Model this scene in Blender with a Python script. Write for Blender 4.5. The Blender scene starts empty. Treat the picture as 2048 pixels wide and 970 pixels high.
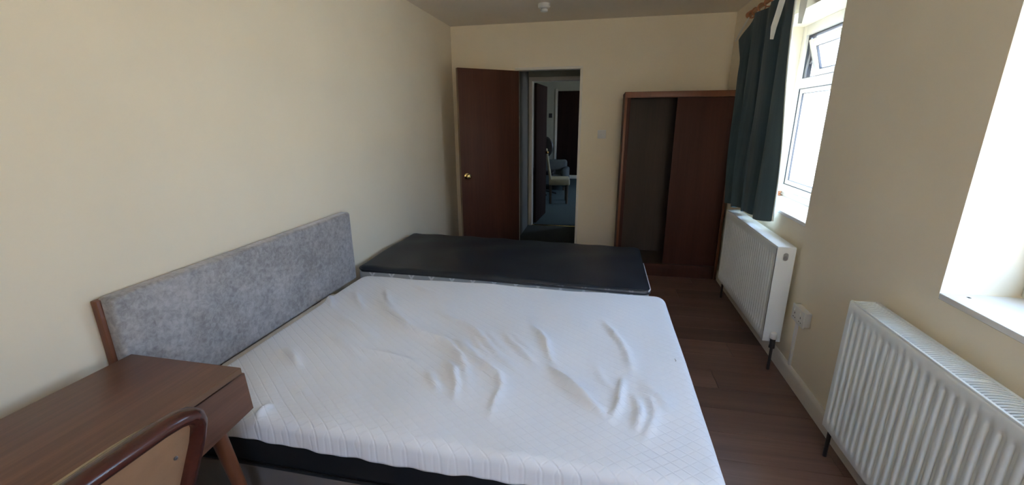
import bpy, bmesh, math, random
import numpy as np
from mathutils import Vector, Matrix, noise
random.seed(7)
SC = bpy.context.scene
COL = SC.collection

# ------------------------------------------------------------------ camera
cam_d = bpy.data.cameras.new('camera')
cam = bpy.data.objects.new('camera', cam_d); COL.objects.link(cam)
cam_d.sensor_width = 36.0; cam_d.lens = 857.14 / 2048 * 36.0; cam_d.clip_start = 0.02
yaw, pit, rol = 0.2056, 0.2787, -0.00645
fw = Vector((-math.sin(yaw)*math.cos(pit), math.cos(yaw)*math.cos(pit), -math.sin(pit)))
rt = Vector((math.cos(yaw), math.sin(yaw), 0)); up = rt.cross(fw)
r2 = math.cos(rol)*rt + math.sin(rol)*up; u2 = -math.sin(rol)*rt + math.cos(rol)*up
cam.matrix_world = Matrix(((r2.x, u2.x, -fw.x, 0), (r2.y, u2.y, -fw.y, 0), (r2.z, u2.z, -fw.z, 1.5), (0, 0, 0, 1)))
SC.camera = cam

# ------------------------------------------------------------------ sky, exposure
W = bpy.data.worlds.new('sky'); SC.world = W; W.use_nodes = True
bg = W.node_tree.nodes['Background']
bg.inputs[0].default_value = (0.54, 0.78, 1.22, 1); bg.inputs[1].default_value = 1.0
VS = SC.view_settings
VS.view_transform = 'Standard'; VS.look = 'None'; VS.gamma = 1.0; VS.use_curve_mapping = False
VS.exposure = 4.05
SC.cycles.max_bounces = 16; SC.cycles.diffuse_bounces = 12; SC.cycles.transparent_max_bounces = 16
SC.cycles.sample_clamp_indirect = 6.0

sun_d = bpy.data.lights.new('sun', 'SUN'); sun_d.energy = 3.6; sun_d.color = (1.0, 0.90, 0.76); sun_d.angle = math.radians(0.53)
sun = bpy.data.objects.new('sun', sun_d); COL.objects.link(sun); sun.location = (-6, 0, 12)
sun.rotation_euler = (math.radians(-32), math.radians(-34), 0)       # high behind the house, so the windows themselves stay in shade

def portal(name, loc, rot, sx, sy):
    l = bpy.data.lights.new(name, 'AREA'); l.shape = 'RECTANGLE'; l.size = sx; l.size_y = sy
    l.cycles.is_portal = True
    o = bpy.data.objects.new(name, l); COL.objects.link(o); o.location = loc; o.rotation_euler = rot
portal('sky_portal_far_window', (1.47, 3.205, 1.53), (0, math.pi/2, 0), 1.25, 1.15)
portal('sky_portal_near_window', (1.47, 1.347, 1.53), (0, math.pi/2, 0), 1.25, 0.61)
portal('sky_portal_added_rear_opening', (.52, -1.43, 1.575), (math.pi/2, 0, math.pi), 0.68, 1.08)  # belongs to the opening added behind the viewer for fill light
portal('sky_portal_added_hall_opening', (2.62, 8.35, 1.5), (0, math.pi/2, 0), 1.25, 0.75)  # belongs to the unseen opening added to light the room beyond

# ------------------------------------------------------------------ materials
def newmat(name):
    m = bpy.data.materials.new(name); m.use_nodes = True
    nt = m.node_tree; b = nt.nodes['Principled BSDF']
    return m, nt, b
def N(nt, typ, **kw):
    n = nt.nodes.new(typ)
    for k, v in kw.items():
        if k.startswith('i_'): n.inputs[k[2:].replace('_', ' ')].default_value = v
        else: setattr(n, k, v)
    return n
def L(nt, a, ao, b, bi): nt.links.new(a.outputs[ao], b.inputs[bi])
def coords(nt, scale=(1, 1, 1), obj_rand=False):
    tc = N(nt, 'ShaderNodeTexCoord'); mp = N(nt, 'ShaderNodeMapping'); mp.inputs['Scale'].default_value = scale
    L(nt, tc, 'Object', mp, 'Vector')
    if obj_rand:
        oi = N(nt, 'ShaderNodeObjectInfo'); mu = N(nt, 'ShaderNodeMath', operation='MULTIPLY'); mu.inputs[1].default_value = 37.0
        L(nt, oi, 'Random', mu, 0); cb = N(nt, 'ShaderNodeCombineXYZ'); L(nt, mu, 0, cb, 'X'); L(nt, mu, 0, cb, 'Y'); L(nt, mu, 0, cb, 'Z')
        L(nt, cb, 0, mp, 'Location')
    return mp
def ramp(nt, c0, c1, p0=0.3, p1=0.7):
    r = N(nt, 'ShaderNodeValToRGB'); e = r.color_ramp.elements
    e[0].position = p0; e[0].color = (*c0, 1); e[1].position = p1; e[1].color = (*c1, 1); return r
def bump(nt, b, src, so, strength, dist=0.002):
    n = N(nt, 'ShaderNodeBump'); n.inputs['Strength'].default_value = strength; n.inputs['Distance'].default_value = dist
    L(nt, src, so, n, 'Height'); L(nt, n, 'Normal', b, 'Normal')
def plain(name, col, rough=0.5, metal=0.0, spec=0.5, vary=0.06, nscale=9.0, bmp=0.0, bscale=200.0):
    m, nt, b = newmat(name)
    b.inputs['Roughness'].default_value = rough; b.inputs['Metallic'].default_value = metal
    b.inputs['Specular IOR Level'].default_value = spec
    mp = coords(nt); no = N(nt, 'ShaderNodeTexNoise', i_Scale=nscale, i_Detail=4.0); L(nt, mp, 0, no, 'Vector')
    c0 = tuple(c*(1-vary) for c in col); c1 = tuple(min(1, c*(1+vary)) for c in col)
    r = ramp(nt, c0, c1); L(nt, no, 'Fac', r, 'Fac'); L(nt, r, 'Color', b, 'Base Color')
    if bmp:
        n2 = N(nt, 'ShaderNodeTexNoise', i_Scale=bscale, i_Detail=3.0); L(nt, mp, 0, n2, 'Vector'); bump(nt, b, n2, 'Fac', bmp)
    return m
def wood(name, c0, c1, axis, rough=0.4, fine=60.0, objr=False, spec=0.5):
    m, nt, b = newmat(name); b.inputs['Roughness'].default_value = rough; b.inputs['Specular IOR Level'].default_value = spec
    sc = [fine]*3; sc[axis] = fine*0.035
    mp = coords(nt, sc, objr); no = N(nt, 'ShaderNodeTexNoise', i_Scale=1.0, i_Detail=6.0, i_Roughness=0.65); L(nt, mp, 0, no, 'Vector')
    sc2 = [6.0]*3; sc2[axis] = 0.5
    mp2 = coords(nt, sc2, objr); n2 = N(nt, 'ShaderNodeTexNoise', i_Scale=1.0, i_Detail=2.0); L(nt, mp2, 0, n2, 'Vector')
    mx = N(nt, 'ShaderNodeMath', operation='ADD'); L(nt, no, 'Fac', mx, 0); L(nt, n2, 'Fac', mx, 1)
    hv = N(nt, 'ShaderNodeMath', operation='MULTIPLY'); hv.inputs[1].default_value = 0.5; L(nt, mx, 0, hv, 0)
    r = ramp(nt, c0, c1, 0.35, 0.65); L(nt, hv, 0, r, 'Fac')
    if objr:
        oi = N(nt, 'ShaderNodeObjectInfo'); hs = N(nt, 'ShaderNodeHueSaturation')
        mr = N(nt, 'ShaderNodeMapRange'); mr.inputs['To Min'].default_value = 0.8; mr.inputs['To Max'].default_value = 1.2
        L(nt, oi, 'Random', mr, 0); L(nt, mr, 0, hs, 'Value'); L(nt, r, 'Color', hs, 'Color'); L(nt, hs, 'Color', b, 'Base Color')
    else: L(nt, r, 'Color', b, 'Base Color')
    bump(nt, b, no, 'Fac', 0.12, 0.001)
    return m
M = {}
M['wall'] = plain('cream_wall_paint', (0.85, 0.77, 0.61), 0.75, spec=0.25, vary=0.03, nscale=1.6, bmp=0.12, bscale=140)
M['ceiling'] = plain('ceiling_paint', (0.80, 0.73, 0.61), 0.85, spec=0.2, vary=0.03, nscale=2)
M['gloss_white'] = plain('cream_white_gloss_paint', (0.78, 0.74, 0.66), 0.35, vary=0.03)
M['sill'] = plain('white_sill_paint', (0.84, 0.83, 0.80), 0.3, vary=0.02)
M['upvc'] = plain('aged_cream_white_upvc', (0.70, 0.66, 0.59), 0.35, vary=0.02)
M['gasket'] = plain('dark_grey_rubber', (0.06, 0.06, 0.065), 0.6)
M['steel'] = plain('grey_steel', (0.30, 0.30, 0.31), 0.35, metal=0.9)
M['dkmetal'] = plain('dark_pipe_metal', (0.05, 0.042, 0.04), 0.45, metal=0.5)
M['brass'] = plain('polished_brass', (0.83, 0.62, 0.26), 0.16, metal=1.0, vary=0.04)
M['rad'] = plain('white_radiator_enamel', (0.80, 0.84, 0.84), 0.35, vary=0.03, nscale=4)
M['radin'] = plain('radiator_inner_steel', (0.35, 0.35, 0.34), 0.6)
M['plastic'] = plain('white_plastic', (0.74, 0.74, 0.72), 0.35, vary=0.02)
M['plasticdk'] = plain('dark_plastic', (0.03, 0.03, 0.03), 0.4)
M['doorwood'] = wood('reddish_brown_door_veneer', (0.066, 0.026, 0.017), (0.100, 0.040, 0.026), 2, 0.5, spec=0.25)
M['dooredge'] = plain('pale_door_edge', (0.22, 0.15, 0.09), 0.6)
M['wardwood'] = wood('mahogany_wardrobe_veneer', (0.052, 0.018, 0.013), (0.078, 0.028, 0.019), 2, 0.6, spec=0.25)
M['darkdoor'] = wood('very_dark_brown_door_veneer', (0.022, 0.012, 0.010), (0.034, 0.018, 0.014), 2, 0.8, spec=0.05)
M['lobbyshade'] = plain('shade_darkened_lobby_wall', (0.20, 0.19, 0.165), 0.8, spec=0.2, vary=0.03, nscale=2)  # darker tone stands in for the weak light on the lobby wall
M['wardtrim'] = wood('orange_mahogany_trim', (0.15, 0.050, 0.023), (0.21, 0.072, 0.034), 2, 0.4)
M['wardin'] = wood('dark_wardrobe_lining', (0.055, 0.036, 0.026), (0.080, 0.050, 0.036), 2, 0.6)
M['desk'] = wood('walnut_desk_veneer', (0.115, 0.050, 0.030), (0.205, 0.094, 0.058), 1, 0.36, 70)
M['deskedge'] = wood('walnut_edge_band', (0.15, 0.075, 0.037), (0.22, 0.115, 0.058), 1, 0.4, 70)
M['leg'] = wood('brown_leg_wood', (0.15, 0.052, 0.024), (0.21, 0.078, 0.038), 2, 0.4)
M['chairwood'] = wood('polished_mahogany_chair', (0.050, 0.014, 0.010), (0.085, 0.022, 0.014), 1, 0.24)
M['cream'] = plain('cream_upholstery', (0.34, 0.20, 0.115), 0.8, spec=0.2, vary=0.08, nscale=14, bmp=0.25, bscale=600)
M['creampad'] = plain('pale_cream_upholstery', (0.52, 0.42, 0.28), 0.8, spec=0.2, vary=0.06, nscale=14, bmp=0.25, bscale=600)
M['plank'] = wood('brown_laminate', (0.135, 0.076, 0.056), (0.225, 0.130, 0.098), 0, 0.36, 34, True)
M['joint'] = plain('dark_floor_joint', (0.05, 0.026, 0.016), 0.7)
M['blackvinyl'] = plain('black_satin_ticking', (0.012, 0.016, 0.023), 0.46, vary=0.25, nscale=6, bmp=0.15, bscale=60)
M['ticking'] = plain('pale_beige_ticking', (0.70, 0.66, 0.60), 0.85, spec=0.15)
M['blackfabric'] = plain('black_mattress_border', (0.010, 0.011, 0.014), 0.7, spec=0.3)
M['divan'] = plain('grey_brown_divan_fabric', (0.17, 0.15, 0.14), 0.9, spec=0.1, bmp=0.2, bscale=500)
M['piping'] = plain('silver_piping', (0.62, 0.64, 0.68), 0.4)
M['carpet'] = plain('teal_carpet', (0.11, 0.145, 0.145), 0.95, spec=0.05, vary=0.15, nscale=60, bmp=0.6, bscale=400)
M['lobbycarpet'] = plain('grey_green_carpet', (0.10, 0.105, 0.095), 0.95, spec=0.05, vary=0.15, nscale=60, bmp=0.6, bscale=400)
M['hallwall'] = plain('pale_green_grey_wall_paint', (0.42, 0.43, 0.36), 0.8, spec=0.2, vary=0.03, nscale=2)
M['armchair'] = plain('grey_teal_upholstery', (0.13, 0.145, 0.14), 0.9, spec=0.1, bmp=0.3, bscale=400)
M['hallseat'] = plain('cream_chair_fabric', (0.46, 0.42, 0.29), 0.85, spec=0.1)
M['hallchairwood'] = plain('brown_chair_legs', (0.10, 0.07, 0.045), 0.5)
M['blackleather'] = plain('black_leather', (0.01, 0.01, 0.012), 0.45)
M['polewood'] = wood('orange_pole_wood', (0.30, 0.12, 0.045), (0.46, 0.20, 0.075), 1, 0.3)
M['ringwood'] = plain('orange_ring_wood', (0.46, 0.19, 0.085), 0.35, vary=0.12)
M['lining'] = plain('white_curtain_lining', (0.72, 0.72, 0.66), 0.85, spec=0.1, bmp=0.2, bscale=500)
M['ground'] = plain('pale_concrete_paving', (0.50, 0.49, 0.46), 0.9, vary=0.08, nscale=3)
M['render'] = plain('white_rendered_wall', (0.78, 0.77, 0.74), 0.9, vary=0.04, nscale=3)
M['sandbounce'] = plain('sandy_bounce_wall', (0.64, 0.53, 0.38), 0.9, vary=0.05, nscale=3)  # tone picked for warm bounce off the added rear wall
M['lint'] = plain('grey_lint', (0.30, 0.31, 0.30), 0.9)
M['mark'] = plain('dark_speck', (0.05, 0.045, 0.04), 0.8)

def m_curtain():
    m, nt, b = newmat('dark_green_velvet_curtain'); b.inputs['Roughness'].default_value = 0.85
    b.inputs['Specular IOR Level'].default_value = 0.15; b.inputs['Sheen Weight'].default_value = 0.25
    mp = coords(nt, (30, 30, 1.5)); no = N(nt, 'ShaderNodeTexNoise', i_Scale=1.0, i_Detail=3.0); L(nt, mp, 0, no, 'Vector')
    r = ramp(nt, (0.042, 0.068, 0.078), (0.064, 0.098, 0.108)); L(nt, no, 'Fac', r, 'Fac'); L(nt, r, 'Color', b, 'Base Color')
    mp2 = coords(nt, (900, 900, 900)); n2 = N(nt, 'ShaderNodeTexNoise', i_Scale=1.0); L(nt, mp2, 0, n2, 'Vector'); bump(nt, b, n2, 'Fac', 0.3, 0.001)
    return m
M['curtain'] = m_curtain()
def m_velvet():
    m, nt, b = newmat('silver_crushed_velvet'); b.inputs['Roughness'].default_value = 0.55
    b.inputs['Sheen Weight'].default_value = 0.6; b.inputs['Sheen Roughness'].default_value = 0.35
    b.inputs['Sheen Tint'].default_value = (0.92, 0.92, 0.95, 1)
    mp = coords(nt); n1 = N(nt, 'ShaderNodeTexNoise', i_Scale=48.0, i_Detail=6.0, i_Roughness=0.68, i_Distortion=0.5); L(nt, mp, 0, n1, 'Vector')
    n2 = N(nt, 'ShaderNodeTexNoise', i_Scale=6.0, i_Detail=3.0); L(nt, mp, 0, n2, 'Vector')
    ad = N(nt, 'ShaderNodeMath', operation='MULTIPLY_ADD'); ad.inputs[1].default_value = 0.65
    ml = N(nt, 'ShaderNodeMath', operation='MULTIPLY'); ml.inputs[1].default_value = 0.35; L(nt, n2, 'Fac', ml, 0)
    L(nt, n1, 'Fac', ad, 0); L(nt, ml, 0, ad, 2)
    r = ramp(nt, (0.23, 0.222, 0.222), (0.46, 0.45, 0.455), 0.36, 0.62); L(nt, ad, 0, r, 'Fac'); L(nt, r, 'Color', b, 'Base Color')
    bump(nt, b, n1, 'Fac', 0.35, 0.004)
    return m
M['velvet'] = m_velvet()
def m_quilt():
    m, nt, b = newmat('white_quilted_jersey'); b.inputs['Roughness'].default_value = 0.85; b.inputs['Specular IOR Level'].default_value = 0.2
    b.inputs['Base Color'].default_value = (0.84, 0.875, 0.94, 1)
    tc = N(nt, 'ShaderNodeTexCoord'); sp = N(nt, 'ShaderNodeSeparateXYZ'); L(nt, tc, 'Object', sp, 0)
    wob = N(nt, 'ShaderNodeTexNoise', i_Scale=5.0, i_Detail=1.0); L(nt, tc, 'Object', wob, 'Vector')
    outs = []
    for sgn in (1, -1):
        a = N(nt, 'ShaderNodeMath', operation='MULTIPLY'); a.inputs[1].default_value = sgn*0.74; L(nt, sp, 'X', a, 0)
        c = N(nt, 'ShaderNodeMath', operation='ADD'); L(nt, a, 0, c, 0); L(nt, sp, 'Y', c, 1)
        w = N(nt, 'ShaderNodeMath', operation='MULTIPLY_ADD'); w.inputs[1].default_value = 0.012; L(nt, wob, 'Fac', w, 0); L(nt, c, 0, w, 2)
        d = N(nt, 'ShaderNodeMath', operation='DIVIDE'); d.inputs[1].default_value = 0.040; L(nt, w, 0, d, 0)
        f = N(nt, 'ShaderNodeMath', operation='FRACT'); L(nt, d, 0, f, 0)
        s = N(nt, 'ShaderNodeMath', operation='SUBTRACT'); s.inputs[1].default_value = 0.5; L(nt, f, 0, s, 0)
        ab = N(nt, 'ShaderNodeMath', operation='ABSOLUTE'); L(nt, s, 0, ab, 0)
        mr = N(nt, 'ShaderNodeMapRange', interpolation_type='SMOOTHSTEP'); mr.inputs['From Min'].default_value = 0.0; mr.inputs['From Max'].default_value = 0.13
        mr.inputs['To Min'].default_value = 0.0 if sgn > 0 else 0.35
        L(nt, ab, 0, mr, 0); outs.append(mr)
    mn = N(nt, 'ShaderNodeMath', operation='MINIMUM'); L(nt, outs[0], 0, mn, 0); L(nt, outs[1], 0, mn, 1)
    bp = N(nt, 'ShaderNodeBump'); bp.inputs['Strength'].default_value = 0.5; bp.inputs['Distance'].default_value = 0.0022
    L(nt, mn, 0, bp, 'Height')
    fn = N(nt, 'ShaderNodeTexNoise', i_Scale=700.0); L(nt, tc, 'Object', fn, 'Vector')
    b2 = N(nt, 'ShaderNodeBump'); b2.inputs['Strength'].default_value = 0.12; b2.inputs['Distance'].default_value = 0.001
    L(nt, fn, 'Fac', b2, 'Height'); L(nt, bp, 'Normal', b2, 'Normal'); L(nt, b2, 'Normal', b, 'Normal')
    return m
M['quilt'] = m_quilt()
def m_border():
    m, nt, b = newmat('silver_grey_quilted_border'); b.inputs['Roughness'].default_value = 0.5
    tc = N(nt, 'ShaderNodeTexCoord'); sp = N(nt, 'ShaderNodeSeparateXYZ'); L(nt, tc, 'Object', sp, 0)
    def tri(src, so, per):
        d = N(nt, 'ShaderNodeMath', operation='DIVIDE'); d.inputs[1].default_value = per; L(nt, src, so, d, 0)
        f = N(nt, 'ShaderNodeMath', operation='PINGPONG'); f.inputs[1].default_value = 1.0; L(nt, d, 0, f, 0); return f
    a = tri(sp, 'X', 0.07); z = tri(sp, 'Z', 0.10)
    ad = N(nt, 'ShaderNodeMath', operation='SUBTRACT'); L(nt, a, 0, ad, 0); L(nt, z, 0, ad, 1)
    ab = N(nt, 'ShaderNodeMath', operation='ABSOLUTE'); L(nt, ad, 0, ab, 0)
    r = ramp(nt, (0.66, 0.68, 0.70), (0.38, 0.40, 0.42), 0.05, 0.14); L(nt, ab, 0, r, 'Fac'); L(nt, r, 'Color', b, 'Base Color')
    bump(nt, b, ab, 0, 0.3, 0.004); return m
M['border'] = m_border()
def m_glass():
    m = bpy.data.materials.new('clear_window_glass'); m.use_nodes = True; nt = m.node_tree; nt.nodes.clear()
    o = N(nt, 'ShaderNodeOutputMaterial'); mx = N(nt, 'ShaderNodeMixShader'); t = N(nt, 'ShaderNodeBsdfTransparent'); g = N(nt, 'ShaderNodeBsdfGlossy')
    t.inputs[0].default_value = (0.94, 0.96, 0.96, 1); g.inputs['Roughness'].default_value = 0.02
    lw = N(nt, 'ShaderNodeLayerWeight'); lw.inputs['Blend'].default_value = 0.5
    pw_ = N(nt, 'ShaderNodeMath', operation='POWER'); pw_.inputs[1].default_value = 5.0; L(nt, lw, 'Facing', pw_, 0)
    fr = N(nt, 'ShaderNodeMath', operation='MULTIPLY_ADD'); fr.inputs[1].default_value = 0.5; fr.inputs[2].default_value = 0.02; L(nt, pw_, 0, fr, 0)
    L(nt, fr, 0, mx, 0); L(nt, t, 0, mx, 1); L(nt, g, 0, mx, 2); L(nt, mx, 0, o, 0); return m
M['glass'] = m_glass()

# ------------------------------------------------------------------ mesh helpers
class MB:
    def __init__(s): s.bm = bmesh.new()
    def box(s, a, b, bev=0.0, seg=2, xf=None):
        t = bmesh.new(); bmesh.ops.create_cube(t, size=1.0)
        for v in t.verts:
            for i in range(3): v.co[i] = (a[i]+b[i])/2 + v.co[i]*(b[i]-a[i])
        if bev: bmesh.ops.bevel(t, geom=t.edges[:], offset=bev, segments=seg, profile=0.5, affect='EDGES')
        s._merge(t, xf); return s
    def _merge(s, t, xf=None):
        if xf is not None: bmesh.ops.transform(t, matrix=xf, verts=t.verts)
        me = bpy.data.meshes.new('tmp'); t.to_mesh(me); t.free(); s.bm.from_mesh(me); bpy.data.meshes.remove(me)
    def tube(s, pts, rad, n=12, closed=False, flat=1.0, caps=True, nrm=None):
        """sweep; rad scalar or list; flat scales the second axis"""
        pts = [Vector(p) for p in pts]; k = len(pts); rings = []
        if not hasattr(rad, '__len__'): rad = [rad]*k
        ref = Vector(nrm) if nrm else None
        for i, p in enumerate(pts):
            if closed: d = pts[(i+1) % k]-pts[i-1]
            else: d = pts[min(i+1, k-1)]-pts[max(i-1, 0)]
            d.normalize()
            if ref is None: ref = Vector((0, 0, 1)) if abs(d.z) < 0.9 else Vector((1, 0, 0))
            a = (ref-d*ref.dot(d)).normalized(); b = d.cross(a)
            if nrm is None: ref = a
            rings.append([s.bm.verts.new(p+a*(rad[i]*math.cos(2*math.pi*j/n))+b*(flat*rad[i]*math.sin(2*math.pi*j/n))) for j in range(n)])
        for i in range(k if closed else k-1):
            A, B = rings[i], rings[(i+1) % k]
            for j in range(n): s.bm.faces.new((A[j], A[(j+1) % n], B[(j+1) % n], B[j]))
        if caps and not closed:
            s.bm.faces.new(rings[0][::-1]); s.bm.faces.new(rings[-1])
        return s
    def lathe(s, prof, n=20, xf=None):
        t = bmesh.new(); rings = []
        for r, z in prof:
            if r < 1e-5: rings.append([t.verts.new((0, 0, z))])
            else: rings.append([t.verts.new((r*math.cos(2*math.pi*j/n), r*math.sin(2*math.pi*j/n), z)) for j in range(n)])
        for A, B in zip(rings, rings[1:]):
            for j in range(n):
                q = [A[j % len(A)], A[(j+1) % len(A)], B[(j+1) % len(B)], B[j % len(B)]]
                q = list(dict.fromkeys(q))
                if len(q) > 2: t.faces.new(q)
        s._merge(t, xf); return s
    def prism(s, poly, vec, xf=None):
        t = bmesh.new(); vec = Vector(vec)
        A = [t.verts.new(p) for p in poly]; B = [t.verts.new(Vector(p)+vec) for p in poly]; k = len(A)
        t.faces.new(A[::-1]); t.faces.new(B)
        for i in range(k): t.faces.new((A[i], A[(i+1) % k], B[(i+1) % k], B[i]))
        s._merge(t, xf); return s
    def grid(s, P):
        """P: 2-D list of points"""
        V = [[s.bm.verts.new(p) for p in row] for row in P]
        for i in range(len(V)-1):
            for j in range(len(V[0])-1): s.bm.faces.new((V[i][j], V[i+1][j], V[i+1][j+1], V[i][j+1]))
        return s
    def done(s, name, mat, parent=None, smooth=True, angle=35):
        bm = s.bm; bmesh.ops.recalc_face_normals(bm, faces=bm.faces)
        me = bpy.data.meshes.new(name); bm.to_mesh(me); bm.free()
        return link(name, me, mat, parent, smooth, angle)
def link(name, me, mat, parent=None, smooth=True, angle=35):
    me.materials.append(M[mat] if isinstance(mat, str) else mat)
    if smooth:
        for p in me.polygons: p.use_smooth = True
        try: me.set_sharp_from_angle(angle=math.radians(angle))
        except Exception: pass
    o = bpy.data.objects.new(name, me); COL.objects.link(o)
    if parent is not None: adopt(o, parent)
    return o
def mw(o):
    m = o.matrix_basis.copy()
    if o.parent: m = mw(o.parent) @ o.matrix_parent_inverse @ m
    return m
LOCALROOT = set()
def adopt(o, parent):
    o.parent = parent
    r = parent
    while r.parent: r = r.parent
    if r.name in LOCALROOT: return           # parts already in the thing's own coordinates
    o.matrix_parent_inverse = mw(parent).inverted()
def thing(name, label, cat, loc=(0, 0, 0), group=None, rotz=None):
    o = bpy.data.objects.new(name, None); COL.objects.link(o); o.location = loc; o.empty_display_size = 0.1
    o['label'] = label; o['category'] = cat
    if group: o['group'] = group
    if rotz is not None: o.rotation_euler = (0, 0, rotz); LOCALROOT.add(o.name)
    return o
def tag(o, label, cat, group=None):
    o['label'] = label; o['category'] = cat
    if group: o['group'] = group
    return o
def struct(o, label=None):
    o['kind'] = 'structure'
    if label: o['label'] = label
    return o
def sroot(name, loc, label=None, rotz=None):
    o = bpy.data.objects.new(name, None); COL.objects.link(o); o.location = loc; o['kind'] = 'structure'
    if label: o['label'] = label
    if rotz is not None: o.rotation_euler = (0, 0, rotz); LOCALROOT.add(o.name)
    return o
def bx(name, a, b, mat, parent=None, bev=0.0, seg=2, smooth=True):
    return MB().box(a, b, bev, seg).done(name, mat, parent, smooth)
def slab(name, us, vs, holes, conv, d0, d1, mat, parent=None):
    """wall slab as one mesh: cuts us x vs, holes = set of (i,j) cells, conv(u,v,d)->xyz"""
    bm = bmesh.new(); cache = {}
    def V(i, j, d):
        k = (i, j, d)
        if k not in cache: cache[k] = bm.verts.new(conv(us[i], vs[j], d1 if d else d0))
        return cache[k]
    nu, nv = len(us)-1, len(vs)-1
    solid = lambda i, j: 0 <= i < nu and 0 <= j < nv and (i, j) not in holes
    for i in range(nu):
        for j in range(nv):
            if not solid(i, j): continue
            for d in (0, 1): bm.faces.new((V(i, j, d), V(i+1, j, d), V(i+1, j+1, d), V(i, j+1, d)))
            for di, dj, e in ((-1, 0, ((i, j), (i, j+1))), (1, 0, ((i+1, j), (i+1, j+1))), (0, -1, ((i, j), (i+1, j))), (0, 1, ((i, j+1), (i+1, j+1)))):
                if not solid(i+di, j+dj):
                    (a, b), (c, e2) = e
                    bm.faces.new((V(a, b, 0), V(c, e2, 0), V(c, e2, 1), V(a, b, 1)))
    bmesh.ops.recalc_face_normals(bm, faces=bm.faces)
    me = bpy.data.meshes.new(name); bm.to_mesh(me); bm.free()
    return link(name, me, mat, parent, smooth=False)
def pad_mesh(x0, x1, y0, y1, top, r, drop, step, height=None, rc=None, dropfn=None):
    """cushion skin: flat top, rounded edge of radius r, falling `drop` below the top"""
    rc = rc or r
    dmax = r*math.pi/2 + max(drop-r, 0)
    ext = dmax
    def ticks(a, b):
        inner = np.linspace(a+rc, b-rc, max(2, int((b-a-2*rc)/step)+1))
        lo = np.linspace(a+rc-ext-(rc-r), a+rc, max(4, int(ext/step*1.4)), endpoint=False)
        hi = np.linspace(b-rc, b-rc+ext+(rc-r), max(4, int(ext/step*1.4))+1)[1:]
        return np.concatenate([lo, inner, hi])
    S, T = np.meshgrid(ticks(x0, x1), ticks(y0, y1), indexing='ij')
    ix = np.clip(S, x0+rc, x1-rc); iy = np.clip(T, y0+rc, y1-rc)
    dx, dy = S-ix, T-iy; dist = np.hypot(dx, dy); nx = np.where(dist > 1e-9, dx/np.maximum(dist, 1e-9), 0); ny = np.where(dist > 1e-9, dy/np.maximum(dist, 1e-9), 0)
    flat = rc-r
    e = np.clip(dist-flat, 0, dmax)
    ang = np.minimum(e/r, math.pi/2)
    hor = np.minimum(dist, flat) + r*np.sin(ang)
    dn = r*(1-np.cos(ang)) + np.maximum(e-r*math.pi/2, 0)
    X = ix+nx*hor; Y = iy+ny*hor; Z = top-dn
    if height is not None:
        Z = Z + height(X, Y)*np.clip(1-dn/drop, 0, 1)
    if dropfn is not None: X, Y, Z = dropfn(X, Y, Z, nx, ny, dn)
    n, k = X.shape
    verts = np.stack([X, Y, Z], -1).reshape(-1, 3).tolist()
    faces = [(i*k+j, (i+1)*k+j, (i+1)*k+j+1, i*k+j+1) for i in range(n-1) for j in range(k-1)]
    bm = bmesh.new(); vs = [bm.verts.new(v) for v in verts]
    for f in faces: bm.faces.new([vs[q] for q in f])
    bmesh.ops.remove_doubles(bm, verts=bm.verts, dist=1e-4)
    bmesh.ops.dissolve_degenerate(bm, edges=bm.edges, dist=1e-4)
    return bm
def rounded_loop(x0, x1, y0, y1, r, z, n=8):
    pts = []
    for cx, cy, a0 in ((x1-r, y1-r, 0), (x0+r, y1-r, 90), (x0+r, y0+r, 180), (x1-r, y0+r, 270)):
        for i in range(n+1):
            a = math.radians(a0+90*i/n); pts.append((cx+r*math.cos(a), cy+r*math.sin(a), z))
    # subdivide long straights
    out = []
    for i, p in enumerate(pts):
        q = pts[(i+1) % len(pts)]; out.append(p); d = (Vector(q)-Vector(p)).length
        k = int(d/0.1)
        for t in range(1, k): out.append(tuple(Vector(p).lerp(Vector(q), t/k)))
    return out

# ================================================================== THE ROOM
XL, XR, YB, YN, ZC = -1.625, 1.15, 4.70, -1.30, 2.442
# floor with laminate planks
fl = sroot('floor', (0, 0, 0), 'dark brown laminate floor of narrow boards')
bx('floor_bed', (XL-.1, YN-.1, -0.10), (XR+.1, YB+.02, -0.008), 'joint', fl, smooth=False)
pw, pl = 0.192, 1.285
pm = bpy.data.meshes.new('plank'); t = MB().box((0, 0, -0.008), (pl-.0022, pw-.0022, 0), 0.0009, 1).bm; t.to_mesh(pm); t.free(); pm.materials.append(M['plank'])
y = YN; row = 0
cutcache = {}
while y < YB-0.01:
    w = min(pw, YB-y); off = -((row*0.43) % 1.0)*pl; x = XL+off; row += 1
    while x < XR-0.02:
        a, b = max(x, XL), min(x+pl, XR)
        if b-a > 0.03:
            if abs(b-a-pl) < 1e-4 and abs(w-pw) < 1e-4: me = pm
            else:
                key = (round(b-a, 4), round(w, 4))
                if key not in cutcache:
                    me = bpy.data.meshes.new('plank'); t = MB().box((0, 0, -0.008), (b-a-.0022, w-.0022, 0), 0.0009, 1).bm; t.to_mesh(me); t.free(); me.materials.append(M['plank']); cutcache[key] = me
                me = cutcache[key]
            o = bpy.data.objects.new('plank', me); COL.objects.link(o); o.parent = fl; o.location = (a, y, 0)
        x += pl
    y += pw
struct(bx('ceiling', (XL-.1, YN-.1, ZC), (XR+.3, YB+.1, ZC+.12), 'ceiling', smooth=False), 'plain pale ceiling')
struct(bx('wall_left', (XL-.12, YN-.1, -.1), (XL, YB+.1, ZC), 'wall', smooth=False), 'long cream wall behind the headboard')
struct(slab('wall_near', [XL, .20, .84, XR], [-.1, 1.05, 2.1, ZC], {(1, 1)}, lambda u, v, d: (u, d, v), YN-.12, YN, 'wall'), 'cream wall behind the viewer')  # unseen opening added here to fill the room with light from behind
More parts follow.
